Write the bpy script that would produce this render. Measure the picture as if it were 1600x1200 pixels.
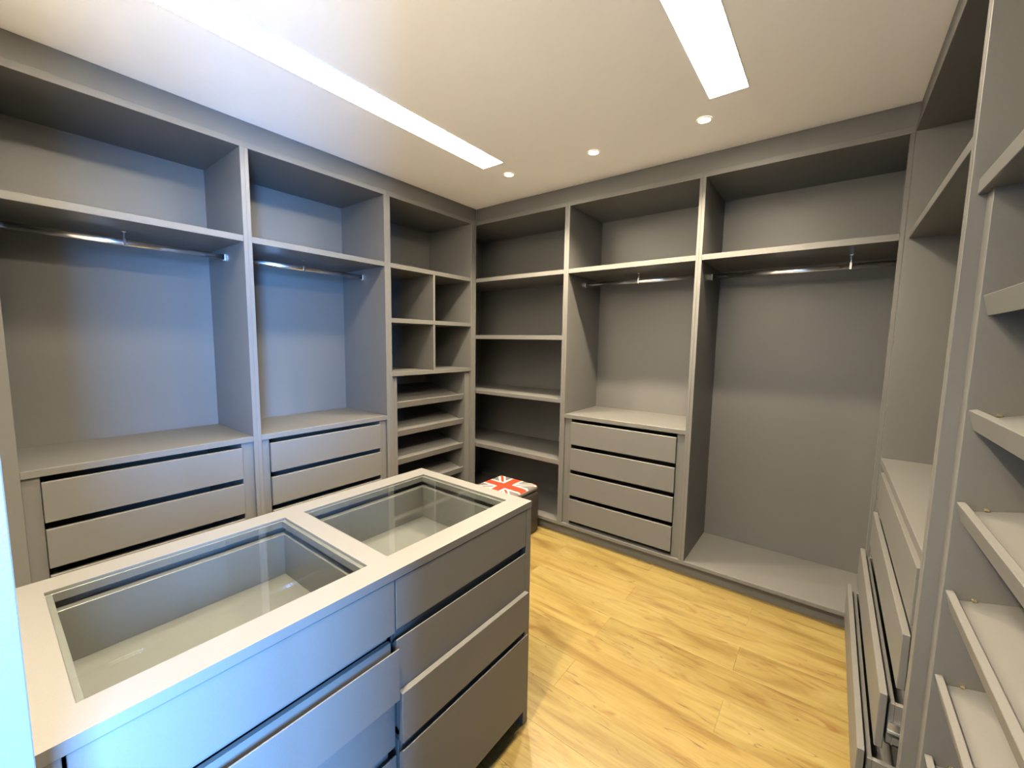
import bpy, bmesh, math, random
from mathutils import Vector, Matrix
random.seed(7)
sc = bpy.context.scene
for o in list(bpy.data.objects): bpy.data.objects.remove(o)
C = sc.collection

# ------------------------------------------------------------------ camera
F_PX = 648.95
yaw, pitch, roll = math.radians(37.528), math.radians(-5.898), math.radians(0.858)
fw = Vector((-math.sin(yaw)*math.cos(pitch), math.cos(yaw)*math.cos(pitch), math.sin(pitch)))
rt = Vector((math.cos(yaw), math.sin(yaw), 0)); up = rt.cross(fw)
r2 = math.cos(roll)*rt + math.sin(roll)*up
u2 = -math.sin(roll)*rt + math.cos(roll)*up
cd = bpy.data.cameras.new('camera'); cam = bpy.data.objects.new('camera', cd); C.objects.link(cam)
cd.sensor_width = 36; cd.lens = F_PX*36/1600; cd.clip_start = 0.01
M = Matrix((r2, u2, -fw)).transposed().to_4x4(); M.translation = Vector((2.4677, -2.6852, 1.4899))
cam.matrix_world = M
sc.camera = cam

# ------------------------------------------------------------------ world, daylight, exposure
w = bpy.data.worlds.new('world'); sc.world = w; w.use_nodes = True
w.node_tree.nodes['Background'].inputs[0].default_value = (0.45, 0.66, 1.0, 1)
w.node_tree.nodes['Background'].inputs[1].default_value = 1.2
sc.view_settings.view_transform = 'Standard'; sc.view_settings.look = 'None'
sc.view_settings.gamma = 1; sc.view_settings.use_curve_mapping = False
sc.view_settings.exposure = 0.5
DAY_COL, DAY_W = (0.16, 0.42, 1.0), 2450.0        # daylight through the bedroom window
LED_COL, LED_S = (1.0, 0.87, 0.67), 46.1          # ceiling light strips
SPOT_COL, SPOT_W = (1.0, 0.84, 0.60), 175.0       # recessed downlights
dl = bpy.data.lights.new('window_daylight', 'AREA'); dl.shape = 'RECTANGLE'
dl.size, dl.size_y = 1.5, 1.22; dl.energy = DAY_W; dl.color = DAY_COL
do = bpy.data.objects.new('window_daylight', dl); C.objects.link(do)
do.location = (4.52, -3.56, 1.55)
do.rotation_euler = (0, math.radians(90), 0)      # shines towards -x

# ------------------------------------------------------------------ materials
def mat(name, col, rough=.5, metal=0, spec=.5):
    m = bpy.data.materials.new(name); m.use_nodes = True
    b = m.node_tree.nodes['Principled BSDF']
    b.inputs['Base Color'].default_value = (*col, 1); b.inputs['Roughness'].default_value = rough
    b.inputs['Metallic'].default_value = metal; b.inputs['Specular IOR Level'].default_value = spec
    return m
def noise_mat(name, c1, c2, scale, rough, bump=0, vec=(1, 1, 1), spec=.5):
    m = mat(name, c1, rough, 0, spec); nt = m.node_tree; b = nt.nodes['Principled BSDF']
    tc = nt.nodes.new('ShaderNodeTexCoord'); mp = nt.nodes.new('ShaderNodeMapping'); mp.inputs['Scale'].default_value = vec
    n = nt.nodes.new('ShaderNodeTexNoise'); n.inputs['Scale'].default_value = scale; n.inputs['Detail'].default_value = 4
    mx = nt.nodes.new('ShaderNodeMix'); mx.data_type = 'RGBA'
    mx.inputs[6].default_value = (*c1, 1); mx.inputs[7].default_value = (*c2, 1)
    nt.links.new(tc.outputs['Object'], mp.inputs[0]); nt.links.new(mp.outputs[0], n.inputs['Vector'])
    nt.links.new(n.outputs['Fac'], mx.inputs[0]); nt.links.new(mx.outputs[2], b.inputs['Base Color'])
    if bump:
        bp = nt.nodes.new('ShaderNodeBump'); bp.inputs['Strength'].default_value = bump; bp.inputs['Distance'].default_value = .001
        nt.links.new(n.outputs['Fac'], bp.inputs['Height']); nt.links.new(bp.outputs[0], b.inputs['Normal'])
    return m
def emit(name, col, s):
    m = bpy.data.materials.new(name); m.use_nodes = True; nt = m.node_tree; nt.nodes.clear()
    e = nt.nodes.new('ShaderNodeEmission'); e.inputs[0].default_value = (*col, 1); e.inputs[1].default_value = s
    o = nt.nodes.new('ShaderNodeOutputMaterial'); nt.links.new(e.outputs[0], o.inputs[0]); return m

GREY = noise_mat('grey_laminate', (0.0912, 0.0878, 0.0815), (0.1025, 0.0992, 0.0923), 260, .42, .25)
WHITE = noise_mat('white_paint', (.88, .865, .84), (.91, .895, .87), 30, .7, .05)
CHROME = mat('chrome', (.88, .88, .89), .17, 1)
STEEL = mat('galvanised_runner', (.72, .73, .74), .3, 1)
BRASS = mat('brass_pin', (.85, .72, .42), .3, 1)
LEATHER = noise_mat('brown_leatherette', (0.0285, 0.0216, 0.0188), (0.0370, 0.0285, 0.0245), 180, .5, .4)
LED = emit('led_diffuser', LED_COL, LED_S)
LENS = emit('downlight_lens', SPOT_COL, 40)
TAUPE = noise_mat('taupe_paint', (.13, .10, .07), (.14, .11, .08), 30, .8)
TRIMW = mat('white_trim', (.82, .82, .80), .45)

def glass_mat():
    m = bpy.data.materials.new('clear_glass'); m.use_nodes = True; nt = m.node_tree; nt.nodes.clear()
    t = nt.nodes.new('ShaderNodeBsdfTransparent'); t.inputs[0].default_value = (.965, .985, .975, 1)
    g = nt.nodes.new('ShaderNodeBsdfGlossy'); g.inputs['Roughness'].default_value = .015
    lw = nt.nodes.new('ShaderNodeLayerWeight'); lw.inputs[0].default_value = .5
    pw = nt.nodes.new('ShaderNodeMath'); pw.operation = 'POWER'; pw.inputs[1].default_value = 5; nt.links.new(lw.outputs['Facing'], pw.inputs[0])
    f = nt.nodes.new('ShaderNodeMath'); f.operation = 'MULTIPLY_ADD'; f.inputs[1].default_value = .955; f.inputs[2].default_value = .045
    nt.links.new(pw.outputs[0], f.inputs[0])
    mx = nt.nodes.new('ShaderNodeMixShader'); o = nt.nodes.new('ShaderNodeOutputMaterial')
    nt.links.new(f.outputs[0], mx.inputs[0]); nt.links.new(t.outputs[0], mx.inputs[1]); nt.links.new(g.outputs[0], mx.inputs[2])
    nt.links.new(mx.outputs[0], o.inputs[0]); return m
GLASS = glass_mat()

def wood_mat():
    m = mat('honey_oak_tile', (.6, .4, .15), .33); nt = m.node_tree; b = nt.nodes['Principled BSDF']; L = nt.links.new
    N = nt.nodes.new
    tc = N('ShaderNodeTexCoord'); oi = N('ShaderNodeObjectInfo')
    off = N('ShaderNodeVectorMath'); off.operation = 'SCALE'; off.inputs[0].default_value = (37, 53, 11); L(oi.outputs['Random'], off.inputs['Scale'])
    add = N('ShaderNodeVectorMath'); L(tc.outputs['Object'], add.inputs[0]); L(off.outputs[0], add.inputs[1])
    def noise(sc_, scale, det, dist=0, rough=.55):
        mp = N('ShaderNodeMapping'); mp.inputs['Scale'].default_value = sc_; L(add.outputs[0], mp.inputs[0])
        n = N('ShaderNodeTexNoise'); n.inputs['Scale'].default_value = scale; n.inputs['Detail'].default_value = det
        n.inputs['Distortion'].default_value = dist; n.inputs['Roughness'].default_value = rough
        L(mp.outputs[0], n.inputs['Vector']); return n
    def ramp(src, stops):
        r = N('ShaderNodeValToRGB'); L(src, r.inputs[0])
        el = r.color_ramp.elements
        while len(el) < len(stops): el.new(.5)
        for e, (p, c) in zip(el, stops): e.position = p; e.color = (*c, 1) if len(c) == 3 else c
        return r
    def mix(fac, a, bcol, mode='MIX'):
        x = N('ShaderNodeMix'); x.data_type = 'RGBA'; x.blend_type = mode
        L(fac, x.inputs[0]) if not isinstance(fac, float) else setattr(x.inputs[0], 'default_value', fac)
        for s, v in ((6, a), (7, bcol)):
            if isinstance(v, tuple): x.inputs[s].default_value = (*v, 1)
            else: L(v, x.inputs[s])
        return x.outputs[2]
    broad = noise((.9, 5.5, 1), 1.6, 4, .9)
    base = ramp(broad.outputs['Fac'], [(.30, (0.1225, 0.0769, 0.0205)), (.44, (0.1766, 0.1282, 0.0399)), (.58, (0.2080, 0.1595, 0.0570)), (.74, (0.1453, 0.0968, 0.0274))]).outputs[0]
    fine = noise((1.6, 42, 1), 2.6, 5, .3, .7)
    fr = ramp(fine.outputs['Fac'], [(.32, (.70, .62, .52)), (.55, (1, 1, 1))]).outputs[0]
    c = mix(.55, base, fr, 'MULTIPLY')
    knot = noise((1.4, 5, 1), 2.2, 3, 1.6)
    kf = ramp(knot.outputs['Fac'], [(.58, (0, 0, 0)), (.72, (.9, .9, .9))]).outputs[0]
    c = mix(kf, c, (0.1254, 0.0655, 0.0182))
    vein = noise((.55, 7, 1), 1.9, 2, 2.2)
    vr = ramp(vein.outputs['Fac'], [(.488, (0, 0, 0)), (.5, (1, 1, 1)), (.512, (0, 0, 0))]).outputs[0]
    vmask = noise((.8, 3, 1), 2.4, 1)
    vm = ramp(vmask.outputs['Fac'], [(.46, (0, 0, 0)), (.56, (.95, .95, .95))]).outputs[0]
    c = mix(mix(1.0, vr, vm, 'MULTIPLY'), c, (0.0798, 0.0485, 0.0194))
    tint = ramp(oi.outputs['Random'], [(0, (.90, .88, .84)), (.5, (1, 1, 1)), (1, (1.0, .95, .9))]).outputs[0]
    c = mix(1.0, c, tint, 'MULTIPLY')
    L(c, b.inputs['Base Color'])
    bp = N('ShaderNodeBump'); bp.inputs['Strength'].default_value = .15; bp.inputs['Distance'].default_value = .001
    L(fine.outputs['Fac'], bp.inputs['Height']); L(bp.outputs[0], b.inputs['Normal'])
    return m
WOOD = wood_mat()

def flag_mat():
    """printed cushion cover: red upright cross, white borders, grey quarters, red diagonals (object XY, +-0.195)"""
    m = mat('printed_cotton', (.8, .8, .8), .9, 0, .15); nt = m.node_tree; b = nt.nodes['Principled BSDF']; L = nt.links.new; N = nt.nodes.new
    tc = N('ShaderNodeTexCoord'); sp = N('ShaderNodeSeparateXYZ'); L(tc.outputs['Object'], sp.inputs[0])
    def mth(op, a, bb=None):
        n = N('ShaderNodeMath'); n.operation = op
        for i, v in enumerate((a, bb)):
            if v is None: continue
            if isinstance(v, (int, float)): n.inputs[i].default_value = v
            else: L(v, n.inputs[i])
        return n.outputs[0]
    nz = N('ShaderNodeTexNoise'); nz.inputs['Scale'].default_value = 9; L(tc.outputs['Object'], nz.inputs['Vector'])
    wob = mth('MULTIPLY', mth('SUBTRACT', nz.outputs['Fac'], .5), .03)
    x = mth('ADD', sp.outputs['X'], wob); y = mth('ADD', sp.outputs['Y'], wob)
    ax, ay = mth('ABSOLUTE', x), mth('ABSOLUTE', y)
    d = mth('ABSOLUTE', mth('SUBTRACT', ax, ay)); cr = mth('MINIMUM', ax, ay)
    def layer(prev, cond, col):
        n = N('ShaderNodeMix'); n.data_type = 'RGBA'; L(cond, n.inputs[0])
        if isinstance(prev, tuple): n.inputs[6].default_value = (*prev, 1)
        else: L(prev, n.inputs[6])
        n.inputs[7].default_value = (*col, 1); return n.outputs[2]
    RED, WH = (0.42, 0.032, 0.014), (0.4558, 0.4388, 0.3875)
    c = layer((0.1082, 0.0940, 0.0912), mth('LESS_THAN', d, .036), WH)
    c = layer(c, mth('LESS_THAN', d, .015), RED)
    c = layer(c, mth('LESS_THAN', cr, .058), WH)
    c = layer(c, mth('LESS_THAN', cr, .040), RED)
    sn = N('ShaderNodeSeparateXYZ'); L(tc.outputs['Normal'], sn.inputs[0])
    c = layer(c, mth('LESS_THAN', sn.outputs['Z'], .45), (.14, .12, .11))
    L(c, b.inputs['Base Color']); return m
FLAG = flag_mat()

# ------------------------------------------------------------------ builders
ORG = {}          # world origin of each object
def add_box(bm, b, org=(0, 0, 0), bev=0):
    x0, x1, y0, y1, z0, z1 = b
    vs = [bm.verts.new((x-org[0], y-org[1], z-org[2])) for x in (x0, x1) for y in (y0, y1) for z in (z0, z1)]
    fs = [bm.faces.new([vs[i] for i in q]) for q in ((0, 1, 3, 2), (4, 6, 7, 5), (0, 4, 5, 1), (2, 3, 7, 6), (0, 2, 6, 4), (1, 5, 7, 3))]
    if bev:
        es = list({e for f in fs for e in f.edges})
        bmesh.ops.bevel(bm, geom=es, offset=bev, segments=1, affect='EDGES')
def link(name, me, org, parent=None):
    o = bpy.data.objects.new(name, me); C.objects.link(o)
    if parent is not None:
        o.parent = parent; o.location = Vector(org) - ORG[parent.name]
    else: o.location = org
    ORG[o.name] = Vector(org); return o
def P(name, boxes, m, parent=None, bev=.0012, org=None):
    """one mesh object of bevelled boxes (world coordinates x0,x1,y0,y1,z0,z1)"""
    if not isinstance(boxes[0], (tuple, list)): boxes = [boxes]
    b = boxes[0]
    if org is None: org = ((b[0]+b[1])/2, (b[2]+b[3])/2, b[4])
    bm = bmesh.new()
    for q in boxes: add_box(bm, q, org, bev)
    bmesh.ops.recalc_face_normals(bm, faces=bm.faces)
    me = bpy.data.meshes.new(name); bm.to_mesh(me); bm.free(); me.materials.append(m)
    return link(name, me, org, parent)
def thing(name, loc, label, cat, group=None):
    o = bpy.data.objects.new(name, None); C.objects.link(o); o.location = loc; o.empty_display_size = .1
    ORG[o.name] = Vector(loc); o['label'] = label; o['category'] = cat
    if group: o['group'] = group
    return o
def struct(o): o['kind'] = 'structure'; return o
def mesh_obj(name, bm, org, m, parent=None, smooth=False):
    bmesh.ops.recalc_face_normals(bm, faces=bm.faces)
    me = bpy.data.meshes.new(name); bm.to_mesh(me); bm.free(); me.materials.append(m)
    if smooth:
        for p in me.polygons: p.use_smooth = True
    return link(name, me, org, parent)

# ------------------------------------------------------------------ dimensions
W, H = 2.692, 2.60
D = .527
ZT, ZTT = 2.457, 2.489          # top board
ZB0, ZB1 = .080, .104           # bottom board
ZS0, ZS1 = 1.985, 2.017         # hanging shelf
FY = -2.674                     # room face of the front (door) wall
DOOR0, DOOR1 = 1.75, 2.690

# ------------------------------------------------------------------ room shell
fl = struct(P('floor', (-.62, 3.34, -5.6, .62, -.06, -.009), mat('screed', (.30, .27, .22), .8), bev=0))
# wood-look planks, half-bond, 1.195 x 0.195
PL, PW = 1.195, .195
pm = None
for r in range(-4, 15):
    y1 = -.075 - PW*r; y0 = y1 - PW
    if y1 < -2.85: break
    jx = 2.212 if r % 2 == 0 else 1.615
    k = -3
    while jx + k*PL < 3.3:
        xa = jx + k*PL; k += 1
        if xa + PL < -.6 or y0 > .6: continue
        org = (xa+PL/2, (y0+y1)/2, -.009)
        if pm is None:
            o = P('plank', (xa+.0003, xa+PL-.0003, y0+.0003, y1-.0003, -.009, 0), WOOD, fl, bev=.0003, org=org); pm = o.data
        else: o = link('plank', pm, org, fl)
ce = struct(P('ceiling', (-.62, 3.34, -2.83, .62, H, H+.12), WHITE, bev=0))
struct(P('wall_left', (-.65, -.545, -2.83, .65, -.06, H+.12), WHITE, bev=0))
struct(P('wall_back', (-.65, 3.37, .545, .65, -.06, H+.12), WHITE, bev=0))
struct(P('wall_right', (3.25, 3.37, -2.83, .65, -.06, H+.12), WHITE, bev=0))
struct(P('wall_front', [(-.65, DOOR0-.02, FY-.11, FY, -.06, H), (DOOR1+.02, 3.37, FY-.11, FY, -.06, H), (DOOR0-.02, DOOR1+.02, FY-.11, FY, 2.14, H)], WHITE, bev=0))
dr = struct(P('door_1', (DOOR0-.02, DOOR0, FY-.114, FY, 0, 2.12), GREY))
P('door_lining', (DOOR1, DOOR1+.02, FY-.114, FY, 0, 2.12), GREY, dr); P('door_head', (DOOR0-.02, DOOR1+.02, FY-.114, FY, 2.12, 2.14), GREY, dr)
# the bedroom beyond the doorway, with the window that lets the daylight in
struct(P('floor', (-.2, 4.5, -5.6, FY-.11, -.06, 0), TAUPE, bev=0))
struct(P('ceiling', (-.2, 4.5, -5.7, FY-.11, 2.62, 2.72), TAUPE, bev=0))
struct(P('wall_far', (-.2, 4.5, -5.7, -5.6, -.06, 2.62), TAUPE, bev=0))
struct(P('wall_side', (-.3, -.2, -5.7, FY-.11, -.06, 2.62), TAUPE, bev=0))
struct(P('wall_window', [(4.4, 4.5, -5.6, -4.22, -.06, 2.62), (4.4, 4.5, -2.95, FY-.11, -.06, 2.62), (4.4, 4.5, -4.22, -2.95, -.06, .75), (4.4, 4.5, -4.22, -2.95, 2.35, 2.62)], TAUPE, bev=0))
struct(P('wall_near', (3.37, 4.5, FY-.11, FY-.01, -.06, 2.62), TAUPE, bev=0))
wn = struct(P('window_1', [(4.42, 4.48, -4.22, -4.17, .75, 2.35), (4.42, 4.48, -3.00, -2.95, .75, 2.35), (4.42, 4.48, -4.17, -3.00, .75, .80), (4.42, 4.48, -4.17, -3.00, 2.30, 2.35), (4.43, 4.47, -3.58, -3.54, .80, 2.30)], TRIMW))
P('pane', (4.447, 4.451, -4.17, -3.58, .80, 2.30), GLASS, wn, bev=0); P('pane', (4.447, 4.451, -3.54, -3.00, .80, 2.30), GLASS, wn, bev=0)
# fascia boards between wardrobe tops and ceiling, plinths
FR = .028
struct(P('trim_1', (-FR-.018, -FR, FY, FR, ZTT, H), GREY))
struct(P('trim_2', (-FR, W+FR, FR, FR+.018, ZTT, H), GREY))
struct(P('trim_3', (W+.012, W+.030, FY, FR, ZTT, H), GREY))
KR = .041
struct(P('baseboard_left', (-KR-.015, -KR, FY, KR, 0, ZB0), GREY))
struct(P('baseboard_back', (-KR, W+KR, KR, KR+.015, 0, ZB0), GREY))
struct(P('baseboard_right', (W+KR, W+KR+.015, FY, KR, 0, ZB0), GREY))

# ------------------------------------------------------------------ wardrobe pieces.  A run maps (s = along the run, d = depth behind the front) to world boxes
class Run:
    def __init__(s, side): s.k = side
    def box(s, a0, a1, d0, d1, z0, z1):
        """a along the run (y for left/right, x for back), d depth from front (positive = into the cabinet)"""
        if s.k == 'L': return (-d1, -d0, a0, a1, z0, z1)
        if s.k == 'R': return (W+d0, W+d1, a0, a1, z0, z1)
        return (a0, a1, d0, d1, z0, z1)
    def pt(s, a, d, z):
        return {'L': (-d, a, z), 'R': (W+d, a, z), 'B': (a, d, z)}[s.k]
LR, BR, RR = Run('L'), Run('B'), Run('R')

def carcass(run, name, i0, i1, o0, o1, label, back0=None, front_bottom=True):
    """i0,i1 inner faces of the side panels; o0,o1 outer faces"""
    t = thing(name, run.pt((o0+o1)/2, D/2, 0), label, 'wardrobe', 'open grey wardrobe units')
    b0 = i0 if back0 is None else back0
    P('side_panel', run.box(o0, i0, 0, D, ZB1, ZT), GREY, t)
    P('side_panel', run.box(i1, o1, 0, D, ZB1, ZT), GREY, t)
    P('top_panel', run.box(o0, o1, 0, D, ZT, ZTT), GREY, t)
    P('bottom_panel', run.box(o0, o1, 0, D, ZB0, ZB1), GREY, t)
    P('back_panel', run.box(min(b0, o0), o1, D, D+.012, ZB0, ZTT), GREY, t, bev=0)
    return t
def shelf(run, t, a0, a1, z0, z1, d0=.002, name='shelf'):
    return P(name, run.box(a0, a1, d0, D, z0, z1), GREY, t)
def rod(run, t, a0, a1, z, d, br):
    """oval chrome tube with end cups and one hanger bracket up to the shelf"""
    bm = bmesh.new(); n = 20; rings = []
    for a in (a0, a1):
        ring = []
        for k in range(n):
            th = 2*math.pi*k/n; cx, cz = math.cos(th), math.sin(th)
            dd = .0075*math.copysign(abs(cx)**.9, cx); dz = .015*math.copysign(abs(cz)**.75, cz)
            q = run.pt(a, d+dd, z+dz); o0 = run.pt((a0+a1)/2, d, z)
            ring.append(bm.verts.new([q[i]-o0[i] for i in range(3)]))
        rings.append(ring)
    for k in range(n): bm.faces.new((rings[0][k], rings[0][(k+1) % n], rings[1][(k+1) % n], rings[1][k]))
    bm.faces.new(rings[0]); bm.faces.new(rings[1])
    r = mesh_obj('hanging_rod', bm, run.pt((a0+a1)/2, d, z), CHROME, t)
    for p in r.data.polygons: p.use_smooth = len(p.vertices) == 4
    for a, s in ((a0, 1), (a1, -1)):
        e0, e1 = sorted((a, a+s*.010))
        P('rod_cup', [run.box(e0, e1, d-.012, d+.012, z-.021, z-.014), run.box(e0, e1, d-.012, d-.0078, z-.016, z+.016), run.box(e0, e1, d+.0078, d+.012, z-.016, z+.016)], CHROME, r, bev=.0008)
    P('rod_bracket', [run.box(br-.003, br+.003, d-.003, d+.003, z+.012, ZS0-.002), run.box(br-.009, br+.009, d-.009, d+.009, ZS0-.0045, ZS0-.0005), run.box(br-.0055, br+.0055, d-.0095, d+.0095, z-.017, z+.019)], CHROME, r, bev=.001)
    return r
FRONTS = [(.729, .897), (.535, .699), (.337, .504), (.138, .307)]
def drawers(run, t, i0, i1, f0, f1, pulls=(0, 0, 0, 0), count=4, box_gap=.028):
    """counter board, full-depth fillers and four drawers between them"""
    c = P('counter_board', run.box(i0, i1, .002, D, .922, .952), GREY, t)
    P('filler', run.box(i0, f0-.0015, .016, D, ZB1, .922), GREY, t)
    P('filler', run.box(f1+.0015, i1, .016, D, ZB1, .922), GREY, t)
    for (z0, z1), p in list(zip(FRONTS, pulls))[:count]:
        fr = P('drawer', run.box(f0, f1, -.001-p, .017-p, z0, z1), GREY, t, bev=.0015)
        h = z1-.028
        a0, a1 = f0+.013, f1-.013
        P('drawer_box', [run.box(a0, a1, .022-p, .036-p, z0+.012, h), run.box(a0, a0+.014, .036-p, .47-p, z0+.012, h), run.box(a1-.014, a1, .036-p, .47-p, z0+.012, h), run.box(a0, a1, .456-p, .47-p, z0+.012, h), run.box(a0, a1, .022-p, .47-p, z0+.012, z0+.018)], GREY, fr)
        if p > .03:
            zr = (z0+z1)/2-.03
            for e in (a0-.009, a1):
                P('drawer_runner', [run.box(e, e+.009, .024-p, .44-p, zr, zr+.006), run.box(e, e+.009, .024-p, .44-p, zr+.026, zr+.032), run.box(e+.003, e+.005, .024-p, .44-p, zr+.006, zr+.026)], STEEL, fr, bev=0)
def shoe_rack(run, t, a0, a1, tops, tilt=13, front=.033, depth=.44, pins=False):
    tl = math.radians(tilt); ct, st = math.cos(tl), math.sin(tl)
    for z in tops:
        # local frame: u into the cabinet and upwards, v normal to the shelf
        def bx(name, u0, u1, v0, v1, parent, m=GREY):
            bm = bmesh.new(); org = run.pt((a0+a1)/2, front, z)
            vs = []
            for a in (a0+.001, a1-.001):
                for u in (u0, u1):
                    for v in (v0, v1):
                        q = run.pt(a, front+u*ct-v*st, z+u*st+v*ct); vs.append(bm.verts.new([q[i]-org[i] for i in range(3)]))
            fs = [bm.faces.new([vs[i] for i in q]) for q in ((0, 1, 3, 2), (4, 6, 7, 5), (0, 4, 5, 1), (2, 3, 7, 6), (0, 2, 6, 4), (1, 5, 7, 3))]
            bmesh.ops.bevel(bm, geom=list(bm.edges), offset=.0012, segments=1, affect='EDGES')
            return mesh_obj(name, bm, org, m, parent)
        s = bx('shoe_shelf', .016, depth, -.040, -.022, t)
        bx('front_lip', 0, .015, -.047, 0, s)
        if pins:
            for u in (.045,):
                q = run.pt(a1-.004, front+u*ct+.018*st, z+u*st-.018*ct)
                P('shelf_pin', (q[0]-.004, q[0]+.004, q[1]-.004, q[1]+.0035, q[2]-.002, q[2]+.003), BRASS, s, bev=.0008)

# left run
t = carcass(LR, 'wardrobe_unit', -2.605, -1.779, -2.648, -1.759, 'blue-lit wardrobe bay with rod and wide drawers, leftmost, beside the white door jamb')
shelf(LR, t, -2.605, -1.779, ZS0, ZS1); drawers(LR, t, -2.605, -1.779, -2.553, -1.836)
rod(LR, t, -2.604, -1.780, 1.932, .26, -2.20)
t = carcass(LR, 'wardrobe_unit', -1.739, -.919, -1.759, -.895, 'wardrobe bay with rod and drawers between the blue-lit bay and the cubbies')
shelf(LR, t, -1.739, -.919, ZS0, ZS1); drawers(LR, t, -1.739, -.919, -1.694, -.973)
rod(LR, t, -1.738, -.920, 1.932, .26, -1.344)
t = carcass(LR, 'wardrobe_unit', -.870, -.059, -.895, 0, 'narrow-looking corner bay with four square cubbies above slanted shoe shelves')
shelf(LR, t, -.870, -.059, ZS0, ZS1); shelf(LR, t, -.870, -.059, 1.607, 1.639); shelf(LR, t, -.870, -.059, 1.226, 1.255)
P('cubby_divider', [LR.box(-.480, -.460, .004, D, 1.639, ZS0)], GREY, t); P('cubby_divider', [LR.box(-.480, -.460, .004, D, 1.255, 1.607)], GREY, t)
P('filler', LR.box(-.870, -.815, .022, D, ZB1, 1.226), GREY, t); P('filler', LR.box(-.111, -.059, .022, D, ZB1, 1.226), GREY, t)
shoe_rack(LR, t, -.815, -.111, (1.029, .816, .600, .383, .167))

# back run
t = carcass(BR, 'wardrobe_unit', 0.0, .866, -.02, .886, 'dark corner bay of plain bookcase-like shelves behind the ottoman', back0=-.42)
for o in list(t.children):
    if o.name.startswith('side_panel') and (o.location.x + t.location.x) < .2: bpy.data.objects.remove(o)
P('side_panel', (-.44, -.42, .0, D, ZB1, ZT), GREY, t)
P('top_panel', (-.44, -.021, .004, D, ZT, ZTT), GREY, t); P('bottom_panel', (-.44, -.021, .004, D, ZB0, ZB1), GREY, t)
for z0, z1 in ((ZS0, ZS1), (1.504, 1.537), (1.029, 1.058), (.551, .585)):
    P('shelf', [BR.box(-.0, .866, .003, D, z0, z1), BR.box(-.42, 0, .006, D, z0, z1)], GREY, t, bev=.0012)
t = carcass(BR, 'wardrobe_unit', .906, 1.776, .886, 1.793, 'back wall bay with a bank of four grey drawers below a chrome rod')
shelf(BR, t, .906, 1.776, ZS0, ZS1); drawers(BR, t, .906, 1.776, .964, 1.724)
rod(BR, t, .907, 1.775, 1.930, .26, 1.332)
t = carcass(BR, 'wardrobe_unit', 1.811, 2.675, 1.793, W, 'tall open hanging bay with no drawers on the back wall, right corner')
for o in list(t.children):
    if o.name.startswith('side_panel') and (o.location.x + t.location.x) > 2.5: bpy.data.objects.remove(o)
P('front_stile', BR.box(2.675, W, 0, .020, ZB1, ZT), GREY, t)
P('side_panel', BR.box(2.722, 2.740, .020, D, ZB1, ZT), GREY, t)
P('back_panel', BR.box(W, 2.740, D, D+.012, ZB0, ZTT), GREY, t, bev=0)
P('top_panel', BR.box(W+.0005, 2.740, .004, D, ZT, ZTT), GREY, t); P('bottom_panel', BR.box(W+.0005, 2.740, .004, D, ZB0, ZB1), GREY, t)
P('shelf', [BR.box(1.811, 2.675, .002, D, ZS0, ZS1), BR.box(2.675, 2.722, .021, D, ZS0, ZS1)], GREY, t)
rod(BR, t, 1.812, 2.721, 1.921, .26, 2.510)

# right run
t = carcass(RR, 'wardrobe_unit', -1.203, -.020, -1.223, 0, 'right-hand wardrobe bay with drawers standing slightly open under a counter')
for o in list(t.children):
    if o.name.startswith('back_panel'): pass
shelf(RR, t, -1.203, -.020, ZS0, ZS1, .013)
drawers(RR, t, -1.203, -.020, -1.166, -.085, pulls=(.0, .012, .044, .079))
t = carcass(RR, 'wardrobe_unit', FY+.03, -1.243, FY+.004, -1.223, 'tall shoe cabinet with slanted lipped shelves at the right edge')
P('shelf', RR.box(FY+.03, -1.243, .013, D, 1.841, 1.876), GREY, t)
P('filler', RR.box(-1.293, -1.243, .029, D, ZB1, 1.841), GREY, t); P('filler', RR.box(FY+.03, FY+.08, .029, D, ZB1, 1.841), GREY, t)
shoe_rack(RR, t, FY+.08, -1.293, (1.607, 1.348, 1.129, .910, .691, .473, .255), pins=True)

# ------------------------------------------------------------------ island
X0, X1, Y0, Y1, ZI = .999, 1.621, -2.672, -1.451, .899
GX0, GX1, GA0, GA1, GB0, GB1 = 1.075, 1.544, -2.624, -2.092, -2.032, -1.505
t = thing('island', (1.31, -2.06, 0), 'grey dressing island with two glass display tops and drawers, foreground left', 'island')
tp = P('island_top', [(X0, GX0, Y0, Y1, .876, ZI), (GX1, X1, Y0, Y1, .876, ZI), (GX0, GX1, Y0, GA0, .876, ZI), (GX0, GX1, GA1, GB0, .876, ZI), (GX0, GX1, GB1, Y1, .876, ZI)], GREY, t, bev=0)
for a, b_ in ((GA0, GA1), (GB0, GB1)):
    P('glass_ledge', [(GX0, GX0+.005, a, b_, .870, .8915), (GX1-.005, GX1, a, b_, .870, .8915), (GX0+.005, GX1-.005, a, a+.012, .870, .8915), (GX0+.005, GX1-.005, b_-.012, b_, .870, .8915)], GREY, tp, bev=.0008)
    P('glass_pane', (GX0+.0015, GX1-.0015, a+.0015, b_-.0015, .8925, .8985), GLASS, tp, bev=0)
P('end_panel', (X0+.004, X1-.001, -1.481, Y1, 0, .876), GREY, t)
P('end_panel', (X0+.004, X1-.001, Y0, -2.648, 0, .876), GREY, t)
P('middle_panel', (X0+.020, X1-.060, -2.070, -2.054, .065, .876), GREY, t)
P('back_panel', (X0+.004, X0+.020, -2.648, -1.481, .065, .876), GREY, t)
P('bottom_panel', (X0+.020, X1-.05, -2.648, -1.481, .065, .083), GREY, t)
P('plinth', (X0+.05, X1-.10, -2.646, -1.483, 0, .064), GREY, t)
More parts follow.
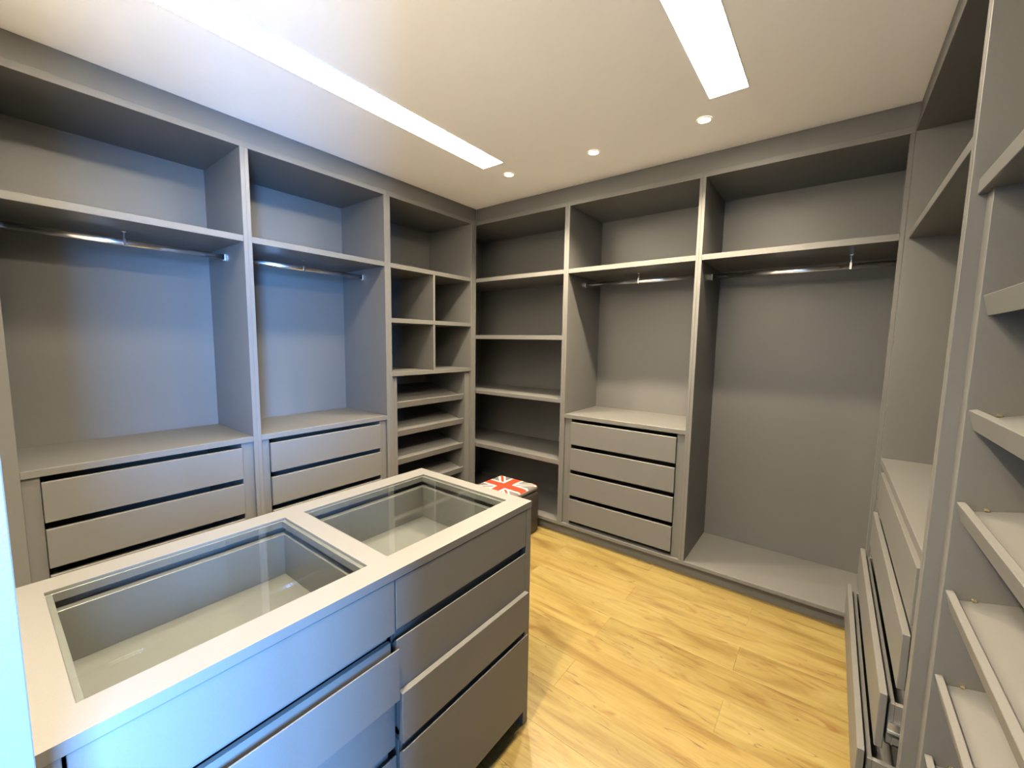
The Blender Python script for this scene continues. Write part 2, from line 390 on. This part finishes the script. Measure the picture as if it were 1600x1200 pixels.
def island_drawer(y0, y1, z0, z1, lip, pull, display=False):
    """front panel, with the recessed box front showing as a finger gap above it"""
    x = X1 - .001 + pull
    if lip > 0:      # finger-pull edge: the back of the top is chamfered away
        bm = bmesh.new(); org = (x-.009, (y0+y1)/2, z0)
        prof = [(x-.018, z0), (x-.001, z0), (x, z0+.001), (x, z1-.001), (x-.001, z1), (x-.003, z1), (x-.018, z1-.016)]
        ra = [bm.verts.new((a-org[0], y0-org[1], c-org[2])) for a, c in prof]
        rb = [bm.verts.new((a-org[0], y1-org[1], c-org[2])) for a, c in prof]
        bm.faces.new(ra); bm.faces.new(rb)
        for i in range(len(prof)): bm.faces.new((ra[i], ra[(i+1) % len(prof)], rb[(i+1) % len(prof)], rb[i]))
        fr = mesh_obj('drawer', bm, org, GREY, t)
    else: fr = P('drawer', (x-.018, x, y0, y1, z0, z1), GREY, t, bev=.0012)
    if display:
        xs = x-.019
        P('display_tray', [(1.066, 1.090, y0+.012, y1-.012, .715, .850), (xs-.014, xs, y0+.012, y1-.012, .715, .850), (1.090, xs-.014, y0+.012, y0+.030, .715, .850), (1.090, xs-.014, y1-.040, y1-.022, .715, .850), (1.066, xs, y0+.012, y1-.012, .708, .715)], GREY, fr)
    else:
        xb = x-.0215
        ti = z1+lip
        P('drawer_box', [(xb-.014, xb, y0+.010, y1-.010, z0+.01, ti), (1.052, xb-.014, y0+.010, y0+.022, z0+.01, ti-.02), (1.052, xb-.014, y1-.022, y1-.010, z0+.01, ti-.02), (1.052, 1.066, y0+.010, y1-.010, z0+.01, ti-.02), (1.052, xb, y0+.010, y1-.010, z0+.01, z0+.018)], GREY, fr)
ya, yb, yc, yd = -2.643, -2.0645, -2.0605, -1.4835
island_drawer(yc, yd, .735, .874, 0, 0, True)
island_drawer(yc, yd, .560, .706, .027, 0)
island_drawer(yc+.002, yd-.001, .418, .562, .0, .0195)
island_drawer(yc+.002, yd-.001, .092, .396, .020, .0195)
island_drawer(ya, yb, .729, .874, 0, 0, True)
island_drawer(ya, yb, .548, .692, .013, .016)
island_drawer(ya, yb, .398, .540, .0, -.006)
island_drawer(ya, yb, .092, .372, .024, -.004)

# ------------------------------------------------------------------ ottoman
t = thing('ottoman', (.535, -.245, 0), 'dark brown cube ottoman with a red, white and grey flag-print cushion lid', 'ottoman')
def rounded(name, cx, cy, hx, hy, z0, z1, bev, seg, m, parent, puff=0):
    bm = bmesh.new(); org = (cx, cy, (z0+z1)/2)
    add_box(bm, (cx-hx, cx+hx, cy-hy, cy+hy, z0, z1), org)
    bmesh.ops.bevel(bm, geom=list(bm.edges), offset=bev, segments=seg, profile=.5, affect='EDGES')
    return mesh_obj(name, bm, org, m, parent, True)
body = rounded('body', .535, -.245, .190, .190, .004, .322, .012, 3, LEATHER, t)
cush = rounded('cushion_lid', .535, -.245, .188, .188, .330, .378, .020, 4, FLAG, t)
P('lid_rim', (.357, .713, -.423, -.067, .320, .332), mat('black_felt', (.02, .018, .017), .9), t)
for sx in (-1, 1):
    for sy in (-1, 1):
        P('seam', (.535+sx*.1885-.0015, .535+sx*.1885+.0015, -.245+sy*.1885-.0015, -.245+sy*.1885+.0015, .016, .312), LEATHER, body, bev=.0008)

# ------------------------------------------------------------------ ceiling lights
def strip(x0, x1, y0, y1, label):
    t = thing('strip_light', ((x0+x1)/2, (y0+y1)/2, H-.004), label, 'ceiling light', 'recessed strip lights')
    e = .004
    P('frame', [(x0-e, x0, y0-e, y1+e, H-.003, H-.0002), (x1, x1+e, y0-e, y1+e, H-.003, H-.0002), (x0, x1, y0-e, y0, H-.003, H-.0002), (x0, x1, y1, y1+e, H-.003, H-.0002)], TRIMW, t, bev=0)
    P('diffuser', (x0, x1, y0, y1, H-.0025, H-.0004), LED, t, bev=0)
strip(.587, .747, -2.56, -.575, 'long glowing ceiling light strip on the left')
strip(1.940, 2.095, -2.56, -.556, 'shorter-looking glowing ceiling light strip on the right')
def downlight(x, y, label, power=SPOT_W):
    t = thing('downlight', (x, y, H-.004), label, 'downlight', 'recessed downlights')
    bm = bmesh.new(); n = 28; R = [(.036, -.0005), (.036, -.004), (.030, -.005), (.028, -.002)]
    rings = [[bm.verts.new((r*math.cos(2*math.pi*k/n), r*math.sin(2*math.pi*k/n), z)) for k in range(n)] for r, z in R]
    for a, b_ in zip(rings, rings[1:]):
        for k in range(n): bm.faces.new((a[k], a[(k+1) % n], b_[(k+1) % n], b_[k]))
    mesh_obj('ring', bm, (x, y, H), TRIMW, t, True)
    bm = bmesh.new(); bm.faces.new([bm.verts.new((.0285*math.cos(2*math.pi*k/n), .0285*math.sin(2*math.pi*k/n), -.0022)) for k in range(n)])
    ob = mesh_obj('lens', bm, (x, y, H), LENS, t)
    l = bpy.data.lights.new('downlight_beam', 'SPOT'); l.energy = power; l.color = SPOT_COL; l.spot_size = math.radians(125); l.spot_blend = .7; l.shadow_soft_size = .03
    lo = bpy.data.objects.new('downlight_beam', l); C.objects.link(lo); lo.parent = t; lo.location = (0, 0, -.006)
downlight(.66, -.40, 'small round downlight at the end of the left light strip')
downlight(1.268, -.37, 'small round downlight midway between the two light strips')
downlight(1.876, -.375, 'small round downlight nearest the right light strip')
downlight(.86, -2.50, 'added unseen downlight above the near end of the island, by the door wall', 30)  # door-side row of three is added out of view as extra light
downlight(1.268, -2.50, 'added unseen downlight over the island, middle of the row by the door wall', 30)
downlight(1.80, -2.50, 'added unseen downlight just inside the doorway, nearest the shoe cabinet', 380)  # strongest of the added row, brightens the right-hand shelves
